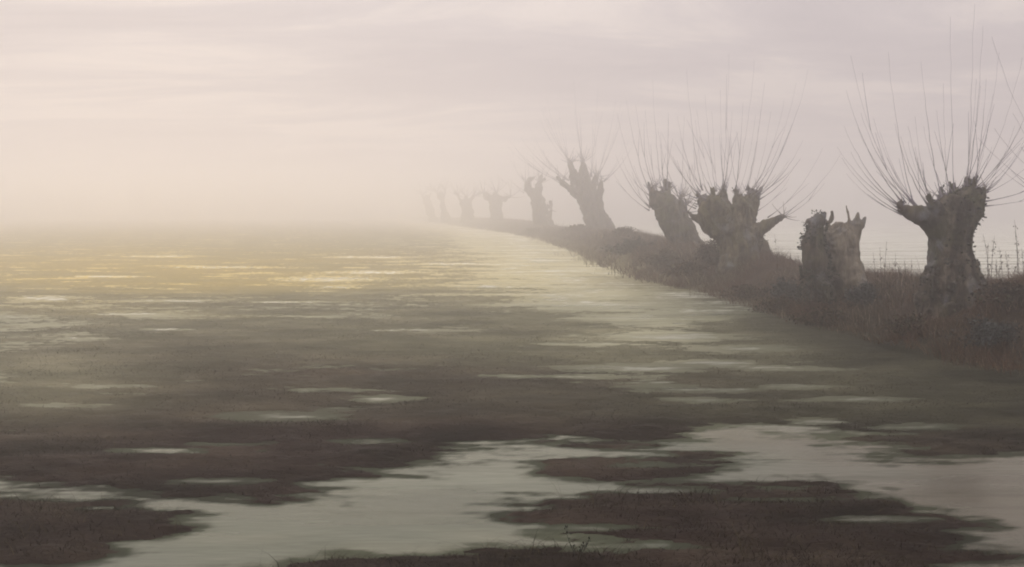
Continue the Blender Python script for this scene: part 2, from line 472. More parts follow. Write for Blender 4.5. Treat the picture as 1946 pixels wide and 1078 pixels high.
def pollard(label, d, base, limbs, shoots, seed, bark='bark', gnarl=None, voxel=None, r_shoot=.0065, ivy=0, spread=.5, stub=26, name='pollard_willow', cat='tree', spikes=0):
    """limbs: polylines of (column, row, radius px, depth offset m) in the photo at depth d; shoots: (start, end[, control])"""
    rs = random.Random(seed)
    s = d / F
    o0 = P(base[0], base[1], d)
    o0.z = min(o0.z, ground_z(o0.x, o0.y)) - .02
    root = empty(name, o0); tag(root, label, cat, 'pollard willows along the bank' if cat == 'tree' else None)
    voxel = voxel or max(.018, .7 * s)
    gnarl = gnarl or 3.0 * s
    bm = bmesh.new()
    for ln in limbs:
        pts = [P(a, b, d + (q[0] if q else 0)) - o0 for a, b, r, *q in ln]; rad = [r * s * .87 for a, b, r, *q in ln]
        # resample smoothly
        pp, rr = [], []
        for i in range(len(pts) - 1):
            for k in range(5):
                t = k / 5
                pp.append(pts[i].lerp(pts[i + 1], t)); rr.append(rad[i] * (1 - t) + rad[i + 1] * t)
        pp.append(pts[-1]); rr.append(rad[-1])
        for i in range(1, len(pp) - 1):
            pp[i] = pp[i] + Vector((rs.uniform(-1, 1), rs.uniform(-1, 1), 0)) * rr[i] * .08
        tube(bm, pp, rr, 14)
    # short stubs of old cuts round the head
    heads = [(ln[-1][0], ln[-1][1], ln[-1][2], (ln[-1][3] if len(ln[-1]) > 3 else 0)) for ln in limbs[1:]] or [(*limbs[0][-1][:3], 0)]
    for k in range(stub):
        hx, hy, hr, hd = heads[k % len(heads)]
        a = rs.gauss(0, .7); ph = rs.uniform(0, math.pi)
        c0 = P(hx, hy, d + hd) - o0
        dirv = Vector((math.sin(a), math.sin(a) * math.cos(ph) * .8 + rs.uniform(-.4, .4), math.cos(a) * .9)).normalized()
        L = (hr * .9 + rs.uniform(5, 16)) * s
        if hr < 7 and rs.random() < .6: continue
        tube(bm, [c0, c0 + dirv * L * .6, c0 + dirv * L], [hr * s * .45, (hr * .14 + 1.3) * s, .7 * s], 7)
    tr = link('trunk', remesh(bm, 'trunk', voxel, gnarl, seed), M[bark], root)
    # brushwood: a fuzz of short twigs on the old cuts
    bm = bmesh.new()
    for k in range(int(stub * 3.2)):
        hx, hy, hr, hd = heads[k % len(heads)]
        a = rs.gauss(0, .75)
        c0 = P(hx + rs.uniform(-1, 1) * hr * .8, hy + rs.uniform(-.2, .8) * hr, d + hd + rs.uniform(-1, 1) * hr * s * .6) - o0
        L = rs.uniform(10, 34) * s
        e = c0 + Vector((math.sin(a), rs.uniform(-.5, .5), math.cos(a))).normalized() * L
        tube(bm, bez(c0, c0.lerp(e, .5) - Vector((0, 0, .12 * L)), e, 4), [(1.1 - .8 * i / 4) * s * .8 for i in range(5)], 4)
    if stub: tag(link('brushwood', to_mesh(bm, 'brushwood'), M['shoot'], root), kind='stuff')
    else: bm.free()
    # shoots
    for sh in shoots:
        (sx, sy), (ex, ey) = sh[0], sh[1]
        dd = rs.uniform(-1, 1) * spread
        hd = sh[2] if len(sh) > 2 else 0
        A = P(sx, sy, d + hd + dd * .12) - o0; B = P(ex, ey, d + hd + dd) - o0
        dx = B - A
        C = A + Vector((dx.x * .62, dx.y * .6, dx.z * .33))
        n = 14
        pts = bez(A, C, B, n)
        L = dx.length
        for i in range(2, n + 1):
            pts[i] = pts[i] + Vector((rs.gauss(0, 1), rs.gauss(0, 1), rs.gauss(0, .5))) * L * .0022
        r0 = r_shoot * rs.choice((.55, .75, .9, 1.15)) * 1.25
        rad = [max(r0 * .8 * (1 - i / n) ** .9, r_shoot * .22) + (r0 * 1.6 * max(0, 1 - i / 1.6)) for i in range(n + 1)]
        bm = bmesh.new(); tube(bm, pts, rad, 5); side = None
        if L > 60 * s and rs.random() < .6:      # a thinner side twig
            k = rs.randint(3, 8); q = pts[k]; dr = (pts[k + 1] - pts[k - 1]).normalized()
            e = q + (dr + Vector((rs.uniform(-.35, .35), rs.uniform(-.3, .3), .15))).normalized() * L * rs.uniform(.25, .45)
            b2 = bmesh.new(); tube(b2, bez(q, q.lerp(e, .5) + dr * L * .03, e, 6), [r_shoot * .5 * (1 - .5 * i / 6) for i in range(7)], 4)
            side = to_mesh(b2, 'twig')
        so_ = link('shoot', to_mesh(bm, 'shoot'), M['shoot'], root)
        if side: link('twig', side, M['shoot'], so_)
    if ivy:
        me = tr.data
        vs = [v for v in me.vertices if v.co.z > .1]
        vs = [vs[rs.randrange(len(vs))] for _ in range(ivy)]
        vs = [v for v in vs if mn.noise(v.co * 1.3 + Vector((seed, 0, 0))) > -.12]
        link('ivy', leaf_cloud([tuple(v.co) for v in vs], [tuple(v.normal) for v in vs], .045, seed), M['ivy'], root)
    return root, o0, tr


def fan(points, n, amin, amax, lmin, lmax, seed, up=.0):
    """random shoots fanning up from head points"""
    rs = random.Random(seed); out = []
    for k in range(n):
        t = (k + rs.uniform(.2, .8)) / n
        a = R(amin + (amax - amin) * t)
        i = min(int(t * len(points)), len(points) - 1)
        px, py = points[i]
        px += rs.uniform(-3, 3); py += rs.uniform(-2, 2)
        L = rs.uniform(lmin, lmax) * (1 - .25 * abs(math.sin(a)))
        out.append(((px, py), (px + math.sin(a) * L, py - math.cos(a) * L)))
    return out


# --- the big near willow with a long left arm
D = 13.6
T10 = [[(1812, 640, 92), (1812, 590, 80), (1811, 548, 68), (1809, 512, 54), (1808, 485, 46), (1806, 450, 44), (1812, 415, 47), (1826, 390, 40)],
       [(1800, 450, 36), (1778, 422, 30, -.05), (1752, 410, 20, -.1), (1728, 403, 13, -.12), (1712, 395, 8, -.12)],
       [(1815, 430, 40), (1840, 395, 32), (1846, 368, 24), (1845, 352, 12)],
       [(1830, 410, 30), (1818, 380, 18, .15), (1812, 362, 8, .2)],
       [(1835, 400, 26), (1858, 380, 14, -.1), (1872, 362, 6, -.15)],
       [(1790, 420, 26), (1778, 396, 16, -.15), (1770, 384, 8, -.2)],
       [(1800, 425, 24), (1797, 390, 16, .2), (1790, 372, 8, .3)],
       [(1820, 520, 40), (1850, 570, 30, .05), (1872, 610, 18, .05)],
       [(1800, 530, 40), (1774, 575, 28, .05), (1756, 610, 16, .05)]]
SH10 = [((1712, 404), (1600, 300)), ((1714, 408), (1609, 330)), ((1712, 392), (1604, 240)), ((1718, 388), (1608, 172)), ((1722, 386), (1616, 106)), ((1735, 384), (1636, 215)),
        ((1737, 390), (1688, 100)), ((1742, 392), (1660, 225)), ((1752, 400), (1672, 250)), ((1765, 392), (1700, 235)), ((1771, 386), (1712, 260)), ((1775, 384), (1726, 240)),
        ((1790, 376), (1751, 118)), ((1786, 380), (1737, 290)), ((1800, 372), (1755, 240)), ((1813, 362), (1806, 33)), ((1808, 366), (1780, 210)),
        ((1838, 355), (1852, 8)), ((1840, 352), (1868, 50)), ((1846, 352), (1899, 100)), ((1850, 356), (1943, 110)), ((1846, 358), (1880, 230)), ((1855, 362), (1960, 190)), ((1858, 366), (1950, 260)), ((1862, 372), (1975, 290)),
        ((1866, 384), (1990, 345)), ((1870, 392), (1985, 372)), ((1862, 366), (1928, 240)), ((1851, 352), (1875, 150))]
SH10 += fan([(1720, 398), (1740, 392), (1770, 386), (1800, 375), (1830, 360), (1850, 358), (1862, 372)], 15, -52, 48, 90, 240, 77)
pollard('large dark gnarled pollard willow with a long left arm, rightmost whole tree on the bank', D, (1812, 600), T10, SH10, 10, 'bark', ivy=1500, spread=.9, r_shoot=.0062)

# --- willow beyond the right edge, only its shoots reach in
DR = 11.2
TR = [[(2140, 700, 70), (2135, 600, 58), (2130, 500, 52), (2128, 440, 54), (2125, 400, 40)], [(2115, 440, 36), (2085, 410, 22), (2065, 392, 10)], [(2130, 430, 36), (2160, 395, 20), (2175, 370, 10)], [(2120, 420, 30), (2112, 385, 18), (2105, 362, 8)]]
SHR = [((2066, 395), (1884, 70)), ((2062, 398), (1858, 262)), ((2060, 402), (1902, 322)), ((2068, 390), (1890, 245)), ((2072, 386), (1925, 215)), ((2085, 384), (1960, 100)), ((2104, 365), (2040, 60)), ((2110, 360), (2110, 20)), ((2172, 372), (2230, 60)), ((2176, 374), (2290, 160)), ((2130, 385), (2160, 30))]
pollard('willow mostly past the right edge, bare shoots slanting in across the corner', DR, (2140, 640), TR, SHR, 21, spread=.5, r_shoot=.0062)

# --- thick forked willow
D8 = 25.0
T8 = [[(1424, 545, 62), (1420, 505, 52), (1412, 468, 49), (1396, 440, 44), (1384, 420, 44)],
      [(1382, 430, 42), (1356, 402, 34), (1342, 386, 22, .2), (1330, 376, 9, .2)],
      [(1372, 415, 36), (1358, 388, 20, -.3), (1356, 372, 9, -.3)],
      [(1376, 410, 30), (1372, 382, 16, .3), (1374, 362, 6, .3)],
      [(1398, 425, 36), (1405, 392, 20, -.2), (1402, 370, 8, -.2)],
      [(1404, 425, 38), (1418, 392, 22, .1), (1424, 372, 8, .1)],
      [(1408, 425, 30), (1430, 388, 14, .1), (1440, 366, 6, .1)],
      [(1425, 450, 26, -.2), (1446, 434, 14, -.3), (1470, 420, 8, -.4), (1490, 411, 4, -.4)],
      [(1365, 435, 28, .1), (1336, 418, 13, .1), (1318, 412, 6, .1), (1306, 402, 3, .1)],
      [(1425, 470, 36), (1450, 505, 30, -.3), (1466, 545, 20, -.4)],
      [(1405, 480, 36), (1388, 520, 28, -.3), (1376, 550, 18, -.4)]]
SH8 = [(z4(436, 905), z4(265, 620)), (z4(440, 890), z4(335, 540)), (z4(425, 935), z4(235, 770)), (z4(450, 880), z4(378, 325)), (z4(455, 885), z4(350, 640)), (z4(515, 890), z4(465, 440)), (z4(520, 890), z4(498, 520)), (z4(545, 870), z4(576, 250)),
       (z4(552, 872), z4(590, 520)), (z4(548, 868), z4(535, 420)), (z4(600, 890), z4(695, 275)), (z4(606, 890), z4(640, 480)), (z4(655, 885), z4(740, 385)), (z4(660, 885), z4(725, 500)), (z4(680, 895), z4(832, 470)), (z4(684, 890), z4(770, 520)), (z4(698, 890), z4(888, 385)), (z4(706, 905), z4(945, 320)),
       (z4(708, 915), z4(920, 650)), (z4(712, 930), z4(905, 740)), (z4(700, 985), z4(860, 820)), (z4(755, 1012), z4(1010, 690)), (z4(800, 1012), z4(1095, 715)), (z4(815, 1016), z4(1020, 850)), (z4(430, 950), z4(330, 900)), (z4(560, 870), z4(610, 640)), (z4(470, 885), z4(420, 560)), (z4(620, 890), z4(560, 520))]
SH8 += fan([(1325, 395), (1340, 380), (1360, 368), (1380, 362), (1405, 366), (1425, 366), (1440, 368)], 14, -58, 55, 70, 190, 78)
pollard('thick forked pollard willow with broad bristling crown and a right side branch', D8, (1420, 530), T8, SH8, 8, 'bark_olive', ivy=1200, spread=1.6, r_shoot=.0085)

# --- left-leaning willow just behind it
D7 = 35.0
T7 = [[(1318, 505, 44), (1308, 475, 36), (1295, 445, 33), (1280, 415, 33), (1268, 395, 31), (1258, 380, 22)],
      [(1275, 405, 26), (1250, 382, 20), (1242, 370, 12), (1238, 362, 6)],
      [(1275, 400, 24), (1262, 374, 16, .3), (1266, 360, 7, .4)],
      [(1290, 425, 22), (1296, 400, 9, -.3), (1292, 376, 3, -.3)],
      [(1290, 430, 20), (1303, 405, 7, .2), (1305, 388, 2.5, .2)]]
SH7 = [((1236, 395), (1170, 295)), ((1234, 400), (1166, 330)), ((1236, 385), (1172, 215)), ((1240, 375), (1190, 190)), ((1246, 368), (1208, 200)), ((1250, 366), (1226, 210)), ((1258, 366), (1240, 150)), ((1268, 362), (1270, 215)),
       ((1292, 378), (1250, 245)), ((1295, 378), (1300, 220)), ((1262, 364), (1256, 250)), ((1305, 388), (1330, 260)), ((1234, 392), (1182, 300))]
SH7 += fan([(1238, 375), (1250, 366), (1264, 360), (1294, 378)], 7, -45, 30, 60, 140, 79)
pollard('left-leaning grey pollard willow with a thin upright prong, beside the thick forked one', D7, (1312, 490), T7, SH7, 7, 'bark', spread=1.4, r_shoot=.0125)

# --- tall hazy willow
D6 = 74.0
T6 = [[(1146, 455, 34), (1139, 430, 27), (1129, 405, 24), (1117, 378, 24), (1107, 358, 23), (1101, 344, 18)],
      [(1107, 360, 20), (1092, 338, 12), (1086, 322, 7), (1084, 307, 5)],
      [(1108, 355, 20), (1108, 330, 11), (1107, 316, 7), (1106, 306, 4)],
      [(1100, 365, 16), (1082, 356, 9, -.5), (1066, 346, 4, -.6)],
      [(1115, 375, 18), (1130, 348, 8, .4), (1133, 333, 4, .4)],
      [(1125, 395, 18), (1140, 365, 7, -.4), (1143, 345, 3, -.4)],
      [(1140, 418, 22), (1158, 436, 14, -.4), (1170, 455, 10, -.5)]]
SH6 = fan([(1068, 346), (1080, 342), (1084, 308), (1094, 330), (1109, 306), (1122, 336), (1134, 336), (1145, 346)], 26, -62, 38, 90, 175, 6)
pollard('tall two-knobbed hazy pollard willow on a hump of the bank', D6, (1142, 442), T6, SH6, 6, 'bark', spread=2.0, r_shoot=.021, stub=18)

# --- hazy willow with flared foot
D5 = 100.0
T5 = [[(1038, 450, 28), (1034, 432, 22), (1028, 408, 16), (1022, 385, 15), (1018, 372, 14), (1014, 364, 11)],
      [(1018, 375, 12), (1004, 358, 7), (1002, 348, 4)], [(1020, 375, 12), (1024, 356, 8), (1025, 346, 4)], [(1034, 425, 15), (1043, 409, 7), (1048, 399, 2)], [(1034, 425, 14), (1052, 436, 9), (1062, 444, 6)]]
SH5 = fan([(995, 365), (1003, 350), (1012, 352), (1025, 348)], 12, -60, 25, 40, 85, 5)
pollard('pale hazy pollard willow with a flared foot, between the tall one and the flat-topped one', D5, (1036, 442), T5, SH5, 5, 'bark', spread=2, r_shoot=.022, stub=12, ivy=0)

# --- flat-topped T-shaped willow
D4 = 134.0
T4 = [[(944, 425, 16), (943, 410, 13), (942, 395, 12), (942, 382, 14), (940, 376, 12)], [(940, 380, 9), (926, 374, 6), (920, 368, 3)], [(942, 378, 9), (958, 378, 5), (970, 373, 2.5)], [(940, 378, 8), (942, 368, 5), (944, 364, 2)]]
SH4 = fan([(920, 368), (932, 370), (944, 366), (966, 374)], 9, -40, 40, 30, 65, 4)
pollard('small faint willow with a flat T-shaped head and two level arms', D4, (943, 417), T4, SH4, 4, 'bark', spread=2, r_shoot=.015, stub=8)
# --- three fainter ones
T3 = [[(889, 422, 17), (888, 408, 13), (886, 392, 12), (884, 382, 12)], [(884, 386, 8), (875, 378, 4), (870, 370, 2)], [(886, 386, 8), (896, 378, 4), (902, 372, 2)], [(886, 384, 7), (886, 374, 3)]]
pollard('faint willow with short stocky trunk, third from the far end of the row', 152.0, (888, 414), T3, fan([(871, 371), (878, 374), (886, 375), (902, 373)], 8, -38, 40, 30, 60, 3), 3, 'bark', spread=2, r_shoot=.017, stub=8)
T2 = [[(848, 422, 11), (846, 408, 8.5), (843, 390, 7), (840, 376, 6), (838, 366, 4)], [(842, 385, 5), (834, 374, 3), (830, 366, 1.5)], [(842, 382, 5), (846, 368, 2.5), (846, 360, 1.2)]]
pollard('very faint slim willow, second from the far end of the row', 172.0, (847, 415), T2, fan([(830, 366), (838, 364), (846, 361)], 6, -30, 25, 25, 50, 2), 2, 'bark', spread=2, r_shoot=.018, stub=6)
T1 = [[(822, 420, 11), (819, 406, 9), (815, 390, 7.5), (812, 378, 7), (811, 370, 4)], [(813, 384, 5), (806, 376, 3), (802, 370, 1.5)], [(813, 382, 5), (818, 370, 2.5), (820, 363, 1.2)]]
pollard('barely visible willow, last of the row where it melts into the mist', 190.0, (820, 414), T1, fan([(803, 371), (811, 370), (819, 364)], 6, -32, 28, 25, 45, 1), 1, 'bark', spread=2, r_shoot=.019, stub=6)

# --- the hollow stump: pale broken shell with a dark ivy-clad side
DS = 17.5
root = None
TS = [[(1606, 575, 40, .1), (1604, 530, 34, .1), (1601, 490, 36, .1), (1599, 462, 37, .1), (1597, 444, 34, .1), (1592, 436, 24, .1)],
      [(1604, 470, 28, .1), (1622, 440, 17, .05), (1628, 424, 11, 0), (1632, 404, 2, 0)],
      [(1618, 445, 14, .1), (1637, 428, 7, 0), (1646, 411, 2, 0)],
      [(1606, 450, 16, .1), (1614, 428, 6, 0), (1612, 410, 3.5, 0), (1608, 391, 1.2, 0)],
      [(1578, 455, 18, .1), (1572, 438, 10, .15), (1575, 424, 2.5, .15)],
      [(1592, 446, 14, .2), (1590, 430, 6, .2), (1594, 422, 2, .2)],
      [(1618, 505, 22, 0), (1630, 535, 18, -.2), (1642, 565, 14, -.3)]]
TS2 = [[(1556, 570, 40, -.15), (1550, 520, 25, -.15), (1548, 495, 22, -.15), (1545, 468, 19, -.15), (1550, 444, 12, -.15), (1556, 424, 13, -.15), (1559, 409, 9, -.15)],
       [(1552, 432, 11, -.15), (1542, 421, 6, -.15), (1535, 416, 2.5, -.15), (1530, 428, 1.2, -.15)],
       [(1558, 425, 11, -.15), (1566, 410, 7, -.15), (1569, 402, 3, -.15)],
       [(1560, 425, 8, -.15), (1576, 423, 4, -.15), (1580, 412, 2.2, -.15), (1582, 399, 1.0, -.15)],
       [(1548, 480, 16, -.1), (1534, 468, 10, -.15), (1529, 458, 4, -.15)],
       [(1556, 485, 14, -.05), (1568, 520, 18, -.1), (1590, 540, 14, -.15), (1606, 565, 12, -.15)]]
root, o0, tr = pollard('broken hollow willow stump, dull bare wood with a dark ragged left shell and no shoots', DS, (1595, 560), TS, [], 9, 'dead_wood', stub=0, name='hollow_stump', cat='stump', gnarl=.03)
rs = random.Random(99); sc_ = DS / F
bm = bmesh.new()
for ln in TS2:
    pts = [P(a, b, DS + q) - o0 for a, b, r, q in ln]; rad = [r * sc_ * .9 for a, b, r, q in ln]
    pp, rr_ = [], []
    for i in range(len(pts) - 1):
        for k in range(4):
            pp.append(pts[i].lerp(pts[i + 1], k / 4)); rr_.append(rad[i] * (1 - k / 4) + rad[i + 1] * k / 4)
    pp.append(pts[-1]); rr_.append(rad[-1]); tube(bm, pp, rr_, 12)
shell = link('bark_shell', remesh(bm, 'bark_shell', .018, .05, 14), M['bark'], root); shell['label'] = 'dark ragged shell of old bark'
cand = [v for v in shell.data.vertices if mn.noise(v.co * 2.2) > -.02]
sel = [cand[rs.randrange(len(cand))] for _ in range(1500)]
link('ivy', leaf_cloud([tuple(v.co + v.normal * rs.uniform(0, .05)) for v in sel], [tuple(v.normal) for v in sel], .05, 5), M['ivy'], root)


# ------------------------------------------------------------------ bank growth
def blade_mesh(P0, H, lean, width, seed, segs=4, name='blades'):
    """P0 (n,3) roots, H heights, lean (n,2) tip offset; each blade a curved tapered ribbon"""
    rs = np.random.default_rng(seed)
    n = len(P0)
    ang = rs.uniform(0, math.pi, n)
    sd = np.stack([np.cos(ang), np.sin(ang), np.zeros(n)], 1)
    V = []
    for k in range(segs + 1):
        t = k / segs
        c = P0 + np.stack([lean[:, 0] * t * t, lean[:, 1] * t * t, H * (t - .28 * t * t * np.clip(np.hypot(lean[:, 0], lean[:, 1]) / H, 0, 1.2))], 1)
        wd = (width * (1 - t * .92))[:, None]
        V.append(c - sd * wd * .5); V.append(c + sd * wd * .5)
    V = np.stack(V, 1)          # n, 2*(segs+1), 3
    m = 2 * (segs + 1)
    base = (np.arange(n) * m)[:, None, None]
    q = np.array([[2 * k, 2 * k + 1, 2 * k + 3, 2 * k + 2] for k in range(segs)])[None] + base
    co = V.reshape(-1, 3); q = q.reshape(-1, 4)
    me = bpy.data.meshes.new(name)
    me.vertices.add(len(co)); me.vertices.foreach_set('co', co.ravel())
    me.loops.add(q.size); me.loops.foreach_set('vertex_index', q.ravel())
    me.polygons.add(len(q)); me.polygons.foreach_set('loop_start', np.arange(0, q.size, 4)); me.update()
    return me


def bank_grass(n, y0, y1, hs, wd, seed):
    rs = np.random.default_rng(seed)
    Y = np.exp(rs.uniform(math.log(y0), math.log(y1), n))
    t = rs.uniform(-.6, 4.2, n) * np.clip(1 + (Y - 40) / 80, 1, 2.2)
    X = np.interp(Y, _ey, _ex) + t
    # thicker skirts of growth round the trunks
    if y0 < 20:
        k = n // 4
        for (mx, my, mr), q in zip(((6.03, 13.2, .75), (5.6, 16.9, .75), (5.85, 24.4, 1.1), (7.0, 12.6, .6)), np.array_split(np.arange(k), 4)):
            a = rs.uniform(0, 2 * math.pi, len(q)); r = mr * rs.uniform(.35, 1.15, len(q))
            X[q] = mx + np.cos(a) * r; Y[q] = my + np.sin(a) * r
    # reedy fringe straggling into the water
    k0 = n // 4 if y0 < 20 else 0; k1 = k0 + n // 6
    fr = -1.3 * np.clip(fbm(Y[k0:k1] * 1.1 + 5, Y[k0:k1] * .37, 3) + .25, 0, 1) * rs.uniform(0, 1, k1 - k0) + rs.uniform(-.1, .5, k1 - k0)
    X[k0:k1] = np.interp(Y[k0:k1], _ey, _ex) + fr * np.clip(Y[k0:k1] / 16, .8, 2)
    dens = fbm(X * .8, Y * .8, 3)
    keep = rs.uniform(-.9, .6, n) < dens + .25
    X, Y = X[keep], Y[keep]; n = len(X)
    Z, _ = height(X, Y)
    tuft = np.clip(.7 + 1.3 * fbm(X * 1.3 + 9, Y * 1.3, 3), .2, 2.1)
    H = hs * tuft * rs.uniform(.45, 1.25, n)
    la = rs.uniform(0, 2 * math.pi, n); lm = H * rs.uniform(.2, 1.1, n)
    lean = np.stack([np.cos(la) * lm - .3 * H, np.sin(la) * lm - .25 * H], 1)
    return blade_mesh(np.stack([X, Y, Z - .01], 1), H, lean, wd * rs.uniform(.6, 1.4, n), seed)


me = bank_grass(85000, 8.5, 25, .30, .007, 1)
tag(link('bank_grass', me, M['grass']), 'rough brown dead grass covering the near bank under the willows', 'grass', kind='stuff')
me = bank_grass(50000, 24, 190, .34, .02, 2)
tag(link('bank_grass', me, M['grass']), 'hazy tufted grass along the far bank as it recedes into mist', 'grass', kind='stuff')


def turf(n, seed):
    rs = np.random.default_rng(seed)
    Y = np.exp(rs.uniform(math.log(4.6), math.log(22), n)); X = rs.uniform(-.62, .62, n) * Y
    Z, val = height(X, Y)
    edge = edge_t(X, Y)
    k = (Z > .004) & (edge < 0) & (rs.uniform(-.5, 1, n) < fbm(X * 1.5, Y * 1.5, 3) + .35)
    X, Y, Z = X[k], Y[k], Z[k]; n = len(X)
    H = rs.uniform(.01, .042, n) * np.clip(1 + fbm(X, Y, 2), .4, 2)
    near = Y < 6.4
    H = np.where(near, H * 1.8, H) * np.where(rs.uniform(0, 1, n) < .06, 2.2, 1)
    la = rs.uniform(0, 2 * math.pi, n); lm = H * rs.uniform(.5, 2.2, n)
    return blade_mesh(np.stack([X, Y, Z - .004], 1), H, np.stack([np.cos(la) * lm * 1.6, np.sin(la) * lm], 1), rs.uniform(.002, .005, n), seed, 3)


tag(link('drowned_turf', turf(190000, 3), M['turf']), 'short dark sodden grass on the mud patches in the flood', 'grass', kind='stuff')


def bush(label, px, py, d, rx, h, leaf, seed, n=2600, mat='leaf', size=.05):
    rs = np.random.default_rng(seed); rr = random.Random(seed)
    c = P(px, py, d); c.z = ground_z(c.x, c.y) - .03
    root = empty('bramble_bush', c); tag(root, label, 'bush', 'bushes on the bank')
    bm = bmesh.new(); tips = []
    for k in range(34):
        a = rr.uniform(0, 2 * math.pi); q = rr.uniform(.15, 1)
        e = Vector((math.cos(a) * rx * q, math.sin(a) * rx * .7 * q, h * rr.uniform(.35, 1.05) * (1 - .55 * q * q)))
        pts = bez(Vector((math.cos(a) * rx * .15 * q, math.sin(a) * rx * .1 * q, -.02)), Vector((e.x * .4, e.y * .4, e.z * 1.25)), e, 7)
        tube(bm, pts, [.007 * (1 - .6 * i / 7) for i in range(8)], 4)
        tips += pts[2:]
    link('stem', to_mesh(bm, 'stem'), M['stem'], root)
    T = np.array([tuple(p) for p in tips])
    p = T[rs.integers(0, len(T), n)] + rs.normal(size=(n, 3)) * np.array([rx * .10, rx * .10, h * .10])
    p[:, 2] = np.maximum(p[:, 2], 0)
    link('foliage', leaf_cloud(p, np.zeros((n, 3)) + np.array([0, 0, .4]), size, seed), M[mat], root)


bush('dark low bramble clump at the waterline left of the leaning willow', 1205, 500, 34.5, 1.1, .55, 'leaf', 31, mat='leaf_blue', size=.07)
bush('rounded brown bush at the foot of the leaning willow', 1262, 520, 29.5, .75, .55, 'leaf', 32, size=.06)
bush('brown bush wedged between the leaning and the thick forked willow', 1350, 520, 27, .55, .62, 'leaf', 33, size=.06)
bush('blue grey bush between the thick forked willow and the hollow stump', 1497, 560, 19.0, .52, .52, 'leaf', 34, mat='leaf_blue')
bush('small dark bush at the right foot of the hollow stump', 1643, 570, 16.3, .34, .36, 'leaf', 35, mat='leaf_blue', size=.04)
bush('reddish brown bush on the slope left below the hollow stump', 1490, 590, 17.8, .62, .30, 'leaf', 36, size=.045)
bush('russet scrub spreading right of the large willow at the frame edge', 1925, 630, 12.6, .5, .24, 'leaf', 37, size=.04)
bush('faint low bush on the bank right of the tall hazy willow', 1190, 460, 46, .9, .5, 'leaf', 38, n=1800, size=.09)
bush('hazy low scrub at the foot of the tall hazy willow', 1100, 455, 66, 1.1, .45, 'leaf', 39, n=1800, size=.09)
bush('pale low scrub at the foot of the flared willow', 1010, 446, 80.0, 1.2, .5, 'leaf', 40, n=1500, size=.12)

bush('low rusty tussock spilling over the waterline below the large willow', 1735, 648, 13.2, .5, .30, 'leaf', 41, size=.035)
bush('dark tangled tussock at the waterline in the lower right corner of the bank', 1880, 690, 12.1, .55, .30, 'leaf', 42, mat='leaf_blue', size=.035)
bush('dark russet tussock straggling into the flood below the blue grey bush', 1570, 606, 15.9, .6, .28, 'leaf', 43, size=.04)
bush('small brown tussock at the waterline below the thick forked willow', 1425, 568, 20.6, .6, .32, 'leaf', 44, size=.05)
bush('brown tussock at the water margin below the leaning willow', 1310, 540, 25.4, .7, .36, 'leaf', 45, size=.06)

# dry weed stalks standing against the mist
WEED = [('dry weed stalk between the stump and the large willow', [(1659, 480), (1672, 470), (1685, 458), (1690, 500), (1702, 482), (1718, 495), (1732, 492), (1668, 510), (1710, 505)]),
        ('dry weed stalk right of the large willow against the mist', [(1868, 445), (1878, 462), (1890, 448), (1893, 492), (1905, 500), (1911, 478), (1928, 418), (1929, 440), (1941, 472), (1898, 470), (1885, 500), (1936, 500)]),
        ('dry weed stalk by the right foot of the thick forked willow', [(1472, 445), (1479, 470), (1487, 482), (1505, 490), (1515, 486)])]
k = 0
for lab, lst in WEED:
    for px, py in lst:
        rr = random.Random(500 + k); k += 1
        d = (14.6 if px > 1650 else 21.0) + rr.uniform(-.4, .5)
        top = P(px, py, d); gz = ground_z(top.x, top.y)
        if top.z - gz < .15: gz = top.z - .3
        h = top.z - gz
        root = empty('weed_stalk', (top.x, top.y, gz)); tag(root, lab, 'weed', lab.replace('stalk', 'stalks'))
        bm = bmesh.new()
        b = Vector((rr.uniform(-.08, .08), rr.uniform(-.08, .08), -.05)); e = Vector((0, 0, h))
        pts = bez(b, Vector((b.x * 1.2, b.y, h * .5)), e, 8)
        tube(bm, pts, [.0045 - .0028 * i / 8 for i in range(9)], 5)
        link('stem', to_mesh(bm, 'stem'), M['stem'], root)
        pp, nn = [], []
        for j in range(rr.randint(10, 34)):
            i = rr.uniform(.45, 1) ** .8; q = pts[min(int(i * 8), 8)]
            pp.append((q.x + rr.gauss(0, .012), q.y + rr.gauss(0, .012), q.z + rr.gauss(0, .02))); nn.append((0, 0, .8))
        link('foliage', leaf_cloud(pp, nn, .022, k), M['stem'], root)  # dry seed head, built from small loose leaf pieces

# sprig in the foreground
c = P(1098, 1048, 5.2); c.z = ground_z(c.x, c.y) - .005
root = empty('sprig', c); tag(root, 'small dark two-stemmed sprig standing on the near shore at the bottom', 'plant')
for tip in ((-.062, .02, .135), (.058, -.01, .085), (.03, .02, .05)):
    bm = bmesh.new(); e = Vector(tip)
    tube(bm, bez(Vector((tip[0] * .1, 0, -.01)), Vector((tip[0] * .75, 0, tip[2] * .4)), e, 7), [.0028 - .0016 * i / 7 for i in range(8)], 5)
    link('stem', to_mesh(bm, 'stem'), M['ivy'], root)
    rr = random.Random(int(tip[2] * 999))
    pp = [tuple(Vector((tip[0] * .1, 0, 0)).lerp(e, t) + Vector((rr.gauss(0, .004), rr.gauss(0, .004), 0))) for t in [rr.uniform(.2, 1) for _ in range(10)]] + [tuple(e)] * 4
    link('leaf', leaf_cloud(pp, [(0, 0, .8)] * len(pp), .014, 70), M['ivy'], root)

